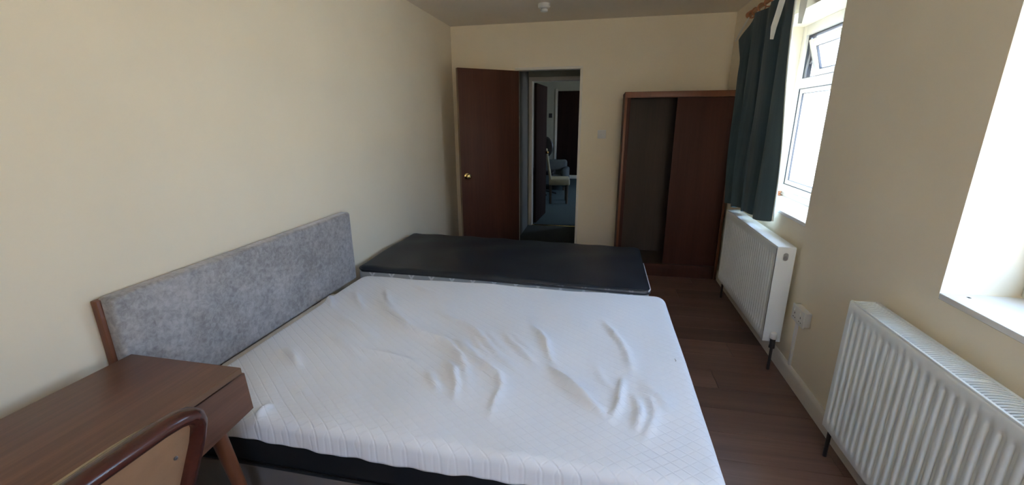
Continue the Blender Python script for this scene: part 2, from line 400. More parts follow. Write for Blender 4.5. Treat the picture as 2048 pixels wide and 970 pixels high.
# right wall with two window openings
ZS, ZH = 0.925, 2.13
us = [YN, 1.07, 1.625, 2.66, 3.75, YB+.1]; vs = [-.1, ZS-.022, ZH, ZC]
slab_r = slab('wall_right', us, vs, {(1, 1), (3, 1)}, lambda u, v, d: (d, u, v), XR, XR+.30, 'wall'); struct(slab_r, 'cream wall with two deep window recesses')
# back wall with doorway
DX0, DX1, DZ = -0.925, -0.246, 2.008
slab_b = slab('wall_back', [XL, DX0, DX1, XR], [-.1, 0.0, DZ, ZC], {(1, 1)}, lambda u, v, d: (u, d, v), YB, YB+.10, 'wall'); struct(slab_b, 'cream end wall with the doorway')
# skirting
def skirting(name, p0, p1, n, label):
    p0, p1, n = Vector(p0), Vector(p1), Vector(n)
    prof = [(0, 0), (.016, 0), (.016, .075), (.013, .090), (.006, .100), (0, .100)]
    struct(MB().prism([p0+n*a+Vector((0, 0, h)) for a, h in prof], p1-p0).done(name, 'gloss_white', None, True, 30), label)
skirting('baseboard_right', (XR, YN, 0), (XR, 4.20, 0), (-1, 0, 0), 'cream painted skirting under the windows')
skirting('baseboard_left', (XL, YN, 0), (XL, YB, 0), (1, 0, 0), 'cream painted skirting along the long wall')
skirting('baseboard_back', (DX1+.03, YB, 0), (0.17, YB, 0), (0, -1, 0), 'short cream skirting between doorway and wardrobe')
skirting('baseboard_near', (XL, YN, 0), (XR, YN, 0), (0, 1, 0), 'cream skirting behind the viewer')
# door lining
tr = sroot('trim_1', ((DX0+DX1)/2, YB, 0), 'thin cream door lining around the open doorway')
bx('jamb', (DX0-.012, YB-.008, 0), (DX0+.018, YB+.11, DZ), 'gloss_white', tr, .003)
bx('jamb', (DX1-.014, YB-.008, 0), (DX1+.012, YB+.11, DZ), 'gloss_white', tr, .003)
bx('door_head', (DX0-.012, YB-.008, DZ-.014), (DX1+.012, YB+.11, DZ+.012), 'gloss_white', tr, .003)

# ---- windows
def window(name, y0, y1, label, open_top, handle):
    root = sroot(name, (1.40, (y0+y1)/2, ZS), label)
    xa, xb = 1.375, 1.445
    fw_ = 0.068
    fr = MB(); 
    fr.box((xa, y0, ZS), (xb, y0+fw_, ZH), .006); fr.box((xa, y1-fw_, ZS), (xb, y1, ZH), .006)
    fr.box((xa, y0+fw_-.004, ZH-fw_), (xb, y1-fw_+.004, ZH), .006); fr.box((xa, y0+fw_-.004, ZS), (xb, y1-fw_+.004, ZS+.085), .006)
    fr.done('window_frame', 'upvc', root)
    zt0, zt1 = 1.705, 1.770
    bx('transom', (xa-.004, y0+fw_-.003, zt0), (xb, y1-fw_+.003, zt1), 'upvc', root, .006)
    bx('window_sill', (XR-.002, y0+.001, ZS-.022), (xa+.01, y1-.001, ZS), 'sill', root, .004)
    # fixed lower light: gasket, bead, pane
    ly0, ly1, lz0, lz1 = y0+fw_, y1-fw_, ZS+.085, zt0
    def ring(nm, mat, xx0, xx1, a0, a1, b0, b1, w, par):
        m = MB(); m.box((xx0, a0, b0), (xx1, a0+w, b1)); m.box((xx0, a1-w, b0), (xx1, a1, b1)); m.box((xx0, a0+w, b0), (xx1, a1-w, b0+w)); m.box((xx0, a0+w, b1-w), (xx1, a1-w, b1))
        return m.done(nm, mat, par, False)
    ring('gasket', 'gasket', xa+.012, xa+.030, ly0, ly1, lz0, lz1, .005, root)
    ring('glazing_bead', 'upvc', xa+.018, xb-.01, ly0+.005, ly1-.005, lz0+.005, lz1-.005, .028, root)
    ring('gasket', 'gasket', xa+.024, xa+.036, ly0+.033, ly1-.033, lz0+.033, lz1-.033, .003, root)
    bx('pane', (xa+.034, ly0+.03, lz0+.03), (xa+.040, ly1-.03, lz1-.03), 'glass', root, smooth=False)
    # top-hung light
    H = zt0 and (ZH-fw_)-zt1; wv = (y1-y0-2*fw_)
    ring('gasket', 'gasket', xa+.020, xb-.004, y0+fw_-.001, y1-fw_+.001, zt1-.001, ZH-fw_+.001, .009, root)
    sash = MB(); sw = .052
    for a, b in (((0, -wv/2+.012, -H+.016), (.055, -wv/2+.012+sw, -.012)), ((0, wv/2-.012-sw, -H+.016), (.055, wv/2-.012, -.012)),
                 ((0, -wv/2+.012+sw-.003, -.012-sw), (.055, wv/2-.012-sw+.003, -.012)), ((0, -wv/2+.012+sw-.003, -H+.016), (.055, wv/2-.012-sw+.003, -H+.016+sw))):
        sash.box(a, b, .006)
    tilt = math.radians(-17) if open_top else 0.0
    xf = Matrix.Translation((xa+.012, (y0+y1)/2, ZH-fw_-(.022 if open_top else 0))) @ Matrix.Rotation(tilt, 4, 'Y')
    bmesh.ops.transform(sash.bm, matrix=xf, verts=sash.bm.verts)
    so = sash.done('sash', 'upvc', root)
    g = MB().box((.026, -wv/2+.06, -H+.065), (.032, wv/2-.06, -.062), xf=xf).done('pane', 'glass', so, False)
    m = MB(); a0, a1, b0, b1 = -wv/2+.012+sw, wv/2-.012-sw, -H+.016+sw, -.012-sw
    for q in (((.020, a0, b0), (.034, a0+.005, b1)), ((.020, a1-.005, b0), (.034, a1, b1)), ((.020, a0, b0), (.034, a1, b0+.005)), ((.020, a0, b1-.005), (.034, a1, b1))): m.box(*q, xf=xf)
    m.done('gasket', 'gasket', so, False)
    if open_top:
        MB().box((-.008, -.05, -.050), (.0, .05, -.034), .003, xf=xf).done('sash_catch', 'upvc', so)
        for yy, s in ((y1-fw_-.014, 1), (y0+fw_+.014, -1)):
            st = MB()
            st.tube([(xa+.030, yy, ZH-fw_-.02), (xa+.042, yy, ZH-fw_-.12), (xa+.030, yy, zt1+.06), (xa+.030, yy, zt1+.01)], .008, 8)
            st.tube([(xa+.030, yy, ZH-fw_-.05), (xa+.07, yy-.004*s, ZH-fw_-.13), (xa+.05, yy, ZH-fw_-.19)], .006, 8)
            st.tube([(xa+.045, yy, ZH-fw_-.10), (xa+.085, yy-.004*s, ZH-fw_-.17)], .006, 8)
            st.done('friction_stay', 'steel', root)
    if handle:
        hm = MB(); hm.box((xa-.012, y0+fw_-.05, 1.42), (xa+.001, y0+fw_-.022, 1.49), .004)
        hm.tube([(xa-.012, y0+fw_-.036, 1.47), (xa-.04, y0+fw_-.036, 1.465), (xa-.045, y0+fw_-.036, 1.35)], .009, 8)
        hm.done('window_handle', 'upvc', root)
    return root
w1 = window('window_1', 2.66, 3.75, 'white framed window with its top light propped open beside the green curtain', True, True)
bx('drain_slot_mark', (1.3735, 3.36, .965), (1.3748, 3.44, .972), 'radin', w1, smooth=False)
bx('drain_slot_mark', (1.3735, 3.20, .968), (1.3748, 3.31, .974), 'radin', w1, smooth=False)
w2 = window('window_2', 1.07, 1.625, 'deep bright window recess above the nearest radiator', False, False)
bx('speck', (1.207, 1.585, .9249), (1.214, 1.595, .9262), 'mark', w2, smooth=False)

# ---- outdoors
struct(bx('ground_outside', (-16, -24, -.6), (16, 24, -.5), 'ground', smooth=False), 'pale paving outside the windows')
struct(bx('wall_outside', (9.5, -10, -.6), (9.8, 22, 2.3), 'render', smooth=False), 'white rendered boundary wall outside')

struct(bx('bounce_wall_rear', (-12, -6.3, -.6), (9.5, -6.0, 2.9), 'sandbounce', smooth=False), 'unseen sandy wall added to bounce warm light into the rear opening')  # added out of view as a reflector of warm sunlight
# ---- lobby and room beyond the doorway
struct(bx('floor_lobby', (-1.05, YB, -.1), (0.9, 6.13, 0.0), 'lobbycarpet', smooth=False), 'grey green carpet just past the doorway')
struct(bx('floor_hall', (-3.2, 6.13, -.1), (2.5, 11.6, 0.0), 'carpet', smooth=False), 'teal carpet of the room beyond')
struct(bx('wall_lobby_left', (-1.13, YB+.10, -.1), (-1.03, 6.10, ZC), 'lobbyshade', smooth=False), 'left lobby wall with its dimness put into the colour')
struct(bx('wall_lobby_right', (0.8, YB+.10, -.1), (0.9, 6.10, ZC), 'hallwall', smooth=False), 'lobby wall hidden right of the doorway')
struct(bx('ceiling_hall', (-3.2, YB+.10, ZC), (2.5, 11.6, ZC+.1), 'ceiling', smooth=False), 'ceiling beyond the doorway')
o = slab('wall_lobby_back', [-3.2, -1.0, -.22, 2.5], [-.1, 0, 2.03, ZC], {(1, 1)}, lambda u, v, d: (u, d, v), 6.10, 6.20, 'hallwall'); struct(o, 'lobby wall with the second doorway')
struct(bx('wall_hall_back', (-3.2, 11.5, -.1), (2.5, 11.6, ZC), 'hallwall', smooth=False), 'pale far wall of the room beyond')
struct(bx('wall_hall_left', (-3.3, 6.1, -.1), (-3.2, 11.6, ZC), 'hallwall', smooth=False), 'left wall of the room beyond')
o = slab('wall_hall_right', [6.1, 8.0, 8.7, 11.6], [-.1, .9, 2.1, ZC], {(1, 1)}, lambda u, v, d: (d, u, v), 2.5, 2.6, 'hallwall'); struct(o, 'right wall of the room beyond')  # unseen opening added so daylight reaches the room beyond
t2 = sroot('trim_2', (-.6, 6.1, 0), 'pale architrave of the second doorway')
bx('jamb', (-1.02, 6.085, 0), (-.972, 6.215, 2.03), 'gloss_white', t2, .004)
bx('jamb', (-.25, 6.085, 0), (-.20, 6.215, 2.03), 'gloss_white', t2, .004)
bx('door_head', (-1.02, 6.085, 2.0), (-.20, 6.215, 2.05), 'gloss_white', t2, .004)
struct(bx('trim_3', (-1.0, 6.11, 0), (-.22, 6.145, .008), 'brass', None, .003), 'thin brass strip between the two carpets')
d2 = sroot('door_2', (-.965, 6.21, 0), 'dark brown inner door standing open into the room beyond', rotz=math.radians(86))
bx('door_leaf', (0, -.035, .012), (.74, 0, 1.985), 'darkdoor', d2, .002)
bx('door_handle', (.66, -.085, .98), (.70, -.035, 1.02), 'brass', d2, .01)
d3 = sroot('door_3', (-.70, 11.48, 0), 'dark brown door on the far wall of the room beyond')
bx('door_leaf', (-1.17, 11.455, .09), (-.25, 11.497, 2.19), 'darkdoor', d3, .003)
bx('door_frame', (-1.24, 11.47, 0), (-1.175, 11.499, 2.25), 'gloss_white', d3, .003)
bx('door_step', (-1.17, 11.40, 0), (-.25, 11.499, .088), 'gloss_white', d3, .005)
tag(MB().box((-1.405, 11.485, 1.545), (-1.315, 11.499, 1.655), .004).done('thermostat', 'plasticdk'), 'small dark square wall plate beside the far brown door', 'wall plate')

# hinged bedroom door, standing open against the end wall
hx, hy = -0.905, 4.682
ang = math.atan2(4.235-hy, -1.425-hx)
d1 = sroot('door_1', (hx, hy, 0), 'reddish brown flush bedroom door standing wide open', rotz=ang)
DL = math.hypot(4.235-hy, -1.425-hx)
bx('door_leaf', (0.004, -.001, .012), (DL, .036, 1.985), 'doorwood', d1, .0015)
bx('edge_band', (DL-.0005, .001, .013), (DL+.003, .034, 1.984), 'dooredge', d1, .001)
kx = DL-.062
def knob(s):
    y0 = .036 if s > 0 else -.001
    xf = Matrix.Translation((kx, y0, .945)) @ Matrix.Rotation(math.radians(-90 if s > 0 else 90), 4, 'X')
    k = MB().lathe([(0, .0), (.030, .0), (.031, .004), (.026, .008), (.012, .010), (.010, .030), (.017, .036), (.026, .046), (.0275, .056), (.023, .066), (.012, .070), (0, .0705)], 24, xf).done('door_knob', 'brass', d1)
    return k
knob(1); knob(-1)
for z in (.25, 1.75):
    MB().tube([(0.0, -.004, z-.045), (0.0, -.004, z+.045)], .006, 8).done('hinge', 'steel', d1)

# ================================================================== LARGE OBJECTS
# ---- double bed
bw = thing('bed_base', 'grey divan bed base under the white double mattress', 'bed base', (-.56, 1.715, 0))
BX0, BX1, BY0, BY1 = -1.50, 0.385, 1.035, 2.405
bx('divan_body', (BX0+.015, BY0+.012, .045), (BX1-.015, BY1-.012, .310), 'divan', bw, .012, 3)
for xx in (BX0+.10, -.56, BX1-.10):
    for yy in (BY0+.10, BY1-.10):
        MB().lathe([(0, 0), (.022, 0), (.024, .02), (.018, .046), (0, .046)], 14, Matrix.Translation((xx, yy, 0))).done('castor', 'plasticdk', bw)
mt = thing('mattress', 'black sided double mattress showing below the white cover', 'mattress', (-.56, 1.715, .311))
mb = MB(); mb.box((BX0+.006, BY0+.006, .312), (BX1-.006, BY1-.006, .508), .035, 4); mb.done('mattress_body', 'blackfabric', mt)
bx('pale_ticking', (-1.549, BY0+.03, .40), (-1.44, 2.12, .506), 'ticking', mt, .012, 3)
for zz in (.326,):
    MB().tube(rounded_loop(BX0+.004, BX1-.004, BY0+.004, BY1-.004, .04, zz), .006, 8, True).done('piping', 'blackfabric', mt)

# white quilted fitted cover, with its folds
FOLDS = [   # centre line on the bed (x, y), half width, height
    ([(-1.241, 2.098), (-1.031, 1.881), (-0.874, 1.754), (-0.761, 1.701), (-0.673, 1.661), (-0.570, 1.564), (-0.507, 1.472), (-0.455, 1.363), (-0.426, 1.269)], 0.022, 0.0165),
    ([(-1.243, 2.189), (-1.125, 2.015), (-0.973, 1.863)], 0.018, 0.0090),
    ([(-0.869, 2.005), (-0.711, 1.890), (-0.575, 1.803), (-0.476, 1.705), (-0.391, 1.580), (-0.309, 1.493), (-0.228, 1.437)], 0.020, 0.0130),
    ([(-0.621, 1.523), (-0.543, 1.447), (-0.491, 1.337), (-0.475, 1.234)], 0.018, 0.0130),
    ([(-0.648, 1.427), (-0.589, 1.356), (-0.545, 1.289)], 0.018, 0.0100),
    ([(-0.613, 1.735), (-0.553, 1.636), (-0.467, 1.529), (-0.369, 1.439), (-0.327, 1.369), (-0.326, 1.263), (-0.338, 1.167)], 0.020, 0.0130),
    ([(-0.506, 1.816), (-0.417, 1.689), (-0.314, 1.583)], 0.016, 0.0070),
    ([(-0.408, 1.835), (-0.330, 1.733), (-0.255, 1.643), (-0.203, 1.593)], 0.016, 0.0060),
    ([(-0.320, 1.916), (-0.264, 1.833), (-0.208, 1.730), (-0.168, 1.611), (-0.128, 1.529)], 0.018, 0.0110),
    ([(-0.186, 1.562), (-0.105, 1.471), (-0.021, 1.357), (0.042, 1.275), (0.066, 1.240)], 0.020, 0.0190),
    ([(0.066, 1.240), (0.087, 1.312), (0.111, 1.437), (0.131, 1.528)], 0.018, 0.0120),
    ([(0.030, 2.051), (0.093, 1.902), (0.129, 1.769), (0.153, 1.628), (0.165, 1.545)], 0.024, 0.0110),
    ([(0.147, 1.426), (0.166, 1.328), (0.149, 1.221)], 0.022, 0.0120),
    ([(0.201, 1.445), (0.216, 1.338), (0.193, 1.230), (0.168, 1.171)], 0.022, 0.0080),
    ([(-1.138, 2.332), (-0.973, 2.217), (-0.848, 2.130)], 0.020, 0.0070),
    ([(-1.157, 1.600), (-0.992, 1.524), (-0.866, 1.499), (-0.747, 1.474), (-0.660, 1.424)], 0.022, 0.0090),
    ([(-0.624, 1.704), (-0.558, 1.609), (-0.495, 1.536)], 0.014, 0.0070),
    ([(-0.552, 1.747), (-0.485, 1.636), (-0.410, 1.552)], 0.014, 0.0070),
    ([(-1.418, 2.142), (-1.290, 1.984), (-1.183, 1.889)], 0.018, 0.0100),
    ([(-1.543, 2.118), (-1.472, 1.999), (-1.378, 1.874)], 0.016, 0.0100),
    ([(-1.215, 1.626), (-1.109, 1.546), (-1.005, 1.489), (-0.930, 1.446)], 0.018, 0.0080),
    ([(-1.343, 1.477), (-1.254, 1.397), (-1.170, 1.325)], 0.016, 0.0110),
    ([(-1.103, 1.223), (-1.009, 1.187)], 0.018, 0.0050),
    ([(-1.110, 1.120), (-1.114, 1.066), (-1.115, 1.024)], 0.018, 0.0100),
    ([(-1.335, 1.838), (-1.194, 1.742), (-1.077, 1.671), (-0.968, 1.606)], 0.022, 0.0080),
    ([(-0.906, 1.229), (-0.833, 1.180)], 0.020, 0.0040),
    ([(-0.432, 1.838), (-0.353, 1.707), (-0.278, 1.611), (-0.208, 1.510)], 0.018, 0.0080),
    ([(0.016, 1.635), (0.043, 1.500), (0.104, 1.391)], 0.022, 0.0060),
    ([(0.187, 1.514), (0.254, 1.420), (0.263, 1.328)], 0.030, 0.0070),
    ([(-0.409, 1.016), (-0.328, 1.015), (-0.243, 1.041), (-0.153, 1.042)], 0.030, 0.0100),
    ([(-0.315, 0.968), (-0.234, 1.001), (-0.134, 0.997)], 0.020, -0.0060),
]

def fold_height(X, Y):
    Hh = np.zeros_like(X); X0, Y0 = X, Y
    X = X0+.006*np.sin(17*Y0+5*X0)+.0015*np.sin(57*Y0-31*X0); Y = Y0+.006*np.sin(15*X0-7*Y0+1)+.0015*np.sin(49*X0+37*Y0)
    for pts, w, h in FOLDS:
        P = np.array(pts); seg = np.hypot(*(P[1:]-P[:-1]).T); tot = seg.sum(); acc = 0.0
        bd = np.full(X.shape, 9.0); bs = np.zeros_like(X)
        for a, b, l in zip(P[:-1], P[1:], seg):
            tt = np.clip(((X-a[0])*(b[0]-a[0])+(Y-a[1])*(b[1]-a[1]))/(l*l), 0, 1)
            d = np.hypot(X-a[0]-tt*(b[0]-a[0]), Y-a[1]-tt*(b[1]-a[1]))
            mk = d < bd; bd = np.where(mk, d, bd); bs = np.where(mk, (acc+tt*l)/tot, bs); acc += l
        env = np.clip(np.sin(np.pi*np.clip(bs, 0, 1)), 0, 1)**0.9
        Hh += 1.55*(1+.35*np.clip((-.45-X)/.4, 0, 1))*(1+.15*np.sin(26*X0+33*Y0))*h*env*(np.exp(-(bd/(w*.70))**2)*.72+np.exp(-(bd/(w*1.7))**2)*.28)
    und = 0.004*np.sin(3.1*X+1.0)*np.sin(4.3*Y) + 0.003*np.sin(7.7*X-5.1*Y) + 0.0015*np.sin(19*X+11*Y)
    return Hh+und
def hem(X, Y, Z, nx, ny, dn):
    k = np.clip(dn/0.09, 0, 1)**2
    wv = np.sin(X*5.0+1.3)*.006+np.sin(Y*7.0)*.004+np.sin(X*17+Y*13)*.0015
    out = .003*np.sin(X*31+Y*27)+.002*np.sin(X*67-Y*51)
    return X+nx*out*k, Y+ny*out*k, Z+wv*k
bm = pad_mesh(BX0-.003, BX1+.004, BY0-.005, BY1+.003, .524, .034, .090, .0070, fold_height, .060, hem)
bmesh.ops.recalc_face_normals(bm, faces=bm.faces)
me = bpy.data.meshes.new('mattress_cover'); bm.to_mesh(me); bm.free()
cover = link('mattress_cover', me, 'quilt', None, True, 80)
tag(cover, 'rumpled white quilted cover fitted over the double mattress', 'mattress cover')
sm = cover.modifiers.new('cloth_thickness', 'SOLIDIFY'); sm.thickness = 0.003; sm.offset = 1.0
tag(MB().tube([(.338, 1.672, .5265), (.343, 1.685, .528), (.341, 1.700, .527), (.346, 1.712, .526)], [.002, .005, .005, .0015], 6, flat=.4).done('lint', 'lint'), 'tiny grey scrap of fluff at the edge of the white cover', 'lint')

# ---- headboard
hb = thing('headboard', 'long padded headboard in silver grey crushed velvet against the left wall', 'headboard', (-1.59, 1.70, 0))
bx('backing_board', (-1.623, .990, .500), (-1.596, 2.400, .936), 'leg', hb, .003)
hbm = MB().box((-1.618, 1.003, .496), (-1.553, 2.408, .944), .015, 5); hbm.done('velvet_pad', 'velvet', hb)
for yy in (1.35, 2.05): bx('strut', (-1.618, yy-.03, .0), (-1.598, yy+.03, .52), 'leg', hb, .003)

# ---- single bed beyond
SX0, SX1, SY0, SY1 = -1.578, 0.318, 2.452, 3.362
sb = thing('bed_base', 'low divan base under the black single mattress', 'bed base', (-.63, 2.91, 0))
bx('divan_body', (SX0+.015, SY0+.015, .045), (SX1-.015, SY1-.015, .335), 'divan', sb, .012, 3)
for xx in (SX0+.10, SX1-.10):
    for yy in (SY0+.10, SY1-.10):
        MB().lathe([(0, 0), (.022, 0), (.024, .02), (.018, .046), (0, .046)], 14, Matrix.Translation((xx, yy, 0))).done('castor', 'plasticdk', sb)
sm_ = thing('mattress', 'thin black single mattress with silver grey quilted sides', 'mattress', (-.63, 2.91, .336))
tilt = lambda X: -.019*(X+.63)-.003
mb = MB(); mb.box((SX0+.004, SY0+.004, .337), (SX1-.004, SY1-.004, .532), .030, 4)
for v in mb.bm.verts:
    if v.co.z > .45: v.co.z += tilt(v.co.x)
mb.done('quilted_border', 'border', sm_)
def blackh(X, Y):
    return tilt(X)+.004*np.sin(9*X+3*np.sin(5*Y))*np.sin(3.4*(Y-2.45)) + .003*np.sin(23*X+4*Y) + .005*np.cos(np.pi*(X+.63)/2.0)
bm = pad_mesh(SX0, SX1, SY0, SY1, .548, .018, .022, .016, blackh, .055)
bmesh.ops.recalc_face_normals(bm, faces=bm.faces)
me = bpy.data.meshes.new('top_panel'); bm.to_mesh(me); bm.free(); link('top_panel', me, 'blackvinyl', sm_, True, 80)
lp = [(x, y, .5265+tilt(x)) for x, y, z in rounded_loop(SX0, SX1, SY0, SY1, .052, 0)]
MB().tube(lp, .0055, 8, True).done('piping', 'blackvinyl', sm_)
ep = [(SX1+.002-(.012 if i == 0 else 0), 2.466+.035*i, .541+tilt(SX1)) for i in range(0, 16)]
MB().tube(ep, .0042, 8).done('end_piping', 'piping', sm_)

# ---- wardrobe
wd = thing('wardrobe', 'dark mahogany wardrobe with one sliding door pushed open', 'wardrobe', (.655, 4.45, 0))
WX0, WX1, WY0, WY1, WZ = .176, 1.128, 4.20, 4.690, 1.735
bx('side_panel', (WX0, WY0+.006, 0), (WX0+.018, WY1, WZ-.02), 'wardwood', wd, .002)
bx('side_panel', (WX1-.018, WY0+.006, 0), (WX1, WY1, WZ-.02), 'wardwood', wd, .002)
bx('edge_trim', (WX0-.001, WY0-.002, .0), (WX0+.021, WY0+.006, WZ-.04), 'wardtrim', wd, .002)
bx('edge_trim', (WX1-.021, WY0-.002, .0), (WX1+.001, WY0+.006, WZ-.04), 'wardtrim', wd, .002)
bx('top_panel', (WX0-.002, WY0-.002, WZ-.018), (WX1+.002, WY1, WZ), 'wardwood', wd, .002)
bx('top_rail', (WX0-.001, WY0-.003, WZ-.052), (WX1+.001, WY0+.016, WZ-.001), 'wardtrim', wd, .003)
bx('stile', (WX0+.021, WY0+.014, .12), (WX0+.052, WY0+.032, WZ-.052), 'wardwood', wd, .002)
bx('back_panel', (WX0+.018, WY1-.008, .12), (WX1-.018, WY1, WZ-.02), 'wardin', wd)
bx('base_panel', (WX0+.018, WY0+.012, .10), (WX1-.018, WY1-.008, .122), 'wardin', wd)
bx('plinth', (WX0+.018, WY0+.010, .0), (WX1-.018, WY0+.026, .10), 'wardwood', wd, .002)
bx('bottom_rail', (WX0+.020, WY0+.000, .085), (WX1-.020, WY0+.018, .128), 'wardwood', wd, .003)
bx('sliding_door', (.630, WY0+.020, .130), (WX1-.020, WY0+.036, WZ-.054), 'wardwood', wd, .002)
bx('sliding_door', (.650, WY0+.046, .130), (WX1-.022, WY0+.062, WZ-.054), 'wardwood', wd, .002)

# ---- desk
dk = thing('desk', 'low walnut veneer desk with splayed legs against the left wall', 'desk', (-1.30, .45, 0))
DY0, DY1 = -.12, .995
bx('desk_top', (-1.516, DY0, .732), (-1.088, DY1, .752), 'desk', dk, .0015)
bx('front_edge_band', (-1.0885, DY0, .7325), (-1.085, DY1-.001, .7512), 'deskedge', dk, .001)
car = MB(); car.box((-1.49, DY0+.03, .60), (-1.474, DY1-.02, .732)); car.box((-1.474, DY1-.036, .60), (-1.124, DY1-.02, .732)); car.box((-1.474, DY0+.03, .60), (-1.124, DY0+.046, .732)); car.box((-1.474, DY0+.046, .60), (-1.124, DY1-.036, .608))
car.done('carcass', 'desk', dk, False)
fp = [(-1.120, 1.018, .716), (-1.120, 1.026, .578), (-1.120, .80, .556), (-1.120, DY0+.02, .545), (-1.120, DY0+.02, .716)]
MB().prism(fp, (.018, 0, 0)).done('drawer_front', 'desk', dk, False)
def deskleg(top, bot):
    m = MB(); pts = [Vector(top).lerp(Vector(bot), t/6) for t in range(7)]
    m.tube(pts, [.027-.0125*(t/6) for t in range(7)], 16, flat=.8, nrm=(1, 0, 0)); m.done('leg', 'leg', dk)
deskleg((-1.135, .905, .606), (-1.055, .945, 0)); deskleg((-1.135, DY0+.10, .606), (-1.055, DY0+.06, 0))
deskleg((-1.455, .905, .606), (-1.50, .945, 0)); deskleg((-1.455, DY0+.10, .606), (-1.50, DY0+.06, 0))

# ---- chair at the desk
ch = thing('dining_chair', 'mahogany framed chair with cream upholstered back pushed up to the desk', 'chair', (-1.05, .42, 0))
CY = .415
def cx(z): return -.985+(z-.45)*.39 if z > .45 else -.985-(z-.45)*.16
def stile(s):
    return [(cx(0), CY+s*.185, 0), (cx(.25), CY+s*.180, .25), (cx(.45), CY+s*.178, .45), (cx(.60), CY+s*.186, .60), (cx(.75), CY+s*.196, .75), (cx(.85), CY+s*.203, .85)]
top = []
for i in range(13):
    a = math.pi*i/12
    yy = CY+.203*math.copysign(abs(math.cos(a))**.42, math.cos(a)); zz = .850+.092*(math.sin(a)**.55)
    top.append((cx(zz), yy, zz))
path = stile(1)+top[1:-1]+stile(-1)[::-1]
MB().tube(path, .0225, 14, flat=.78, nrm=(1, 0, .0)).done('back_frame', 'chairwood', ch)
def panel(off, zmax, zmin, hw, thick, nm, mat, bulge):
    m = MB(); n = 20; k = 16; F_, B_ = [], []
    for i in range(n+1):
        z = zmin+(zmax-zmin)*i/n; rf, rb = [], []
        for j in range(k+1):
            q = -1+2*j/k
            zz = zmin+(zmax-zmin-.055*max(0, abs(q)-.2)**2.5)*i/n
            w = (hw+.020*(zz-.5)/.4)
            e = (max(0, 1-abs(q)**4)*max(0, 1-(abs(2*i/n-1))**6))**.5
            rf.append((cx(zz)+off-bulge*e-.001, CY+w*q, zz)); rb.append((cx(zz)+off+thick*e, CY+w*q, zz))
        F_.append(rf); B_.append(rb)
    m.grid(F_); m.grid(B_); bmesh.ops.remove_doubles(m.bm, verts=m.bm.verts, dist=1e-4)
    return m.done(nm, mat, ch)
bp_ = panel(.002, .925, .50, .180, .004, 'back_panel', 'cream', .004)
panel(-.022, .956, .50, .172, .010, 'back_cushion', 'creampad', .046)
for (yy, zz) in ((CY+.155, .835), (CY-.155, .835)):
    MB().lathe([(0, 0), (.0045, 0), (.004, .002), (0, .003)], 12, Matrix.Translation((cx(zz)+.0058, yy, zz)) @ Matrix.Rotation(math.radians(90), 4, 'Y')).done('screw', 'steel', bp_)
sc_ = MB(); sc_.box((-1.425, CY-.205, .415), (-1.005, CY+.205, .49), .03, 4); sc_.done('seat', 'creampad', ch)
sr = MB(); sr.box((-1.415, CY-.195, .365), (-.985, CY-.172, .418), .004); sr.box((-1.415, CY+.172, .365), (-.985, CY+.195, .418), .004); sr.box((-1.418, CY-.195, .365), (-1.395, CY+.195, .418), .004); sr.done('seat_rail', 'chairwood', ch)
for s in (-1, 1):
    MB().tube([(-1.402, CY+s*.182, .40), (-1.402, CY+s*.182, .2), (-1.405, CY+s*.182, 0)], [.019, .016, .012], 12).done('leg', 'chairwood', ch)

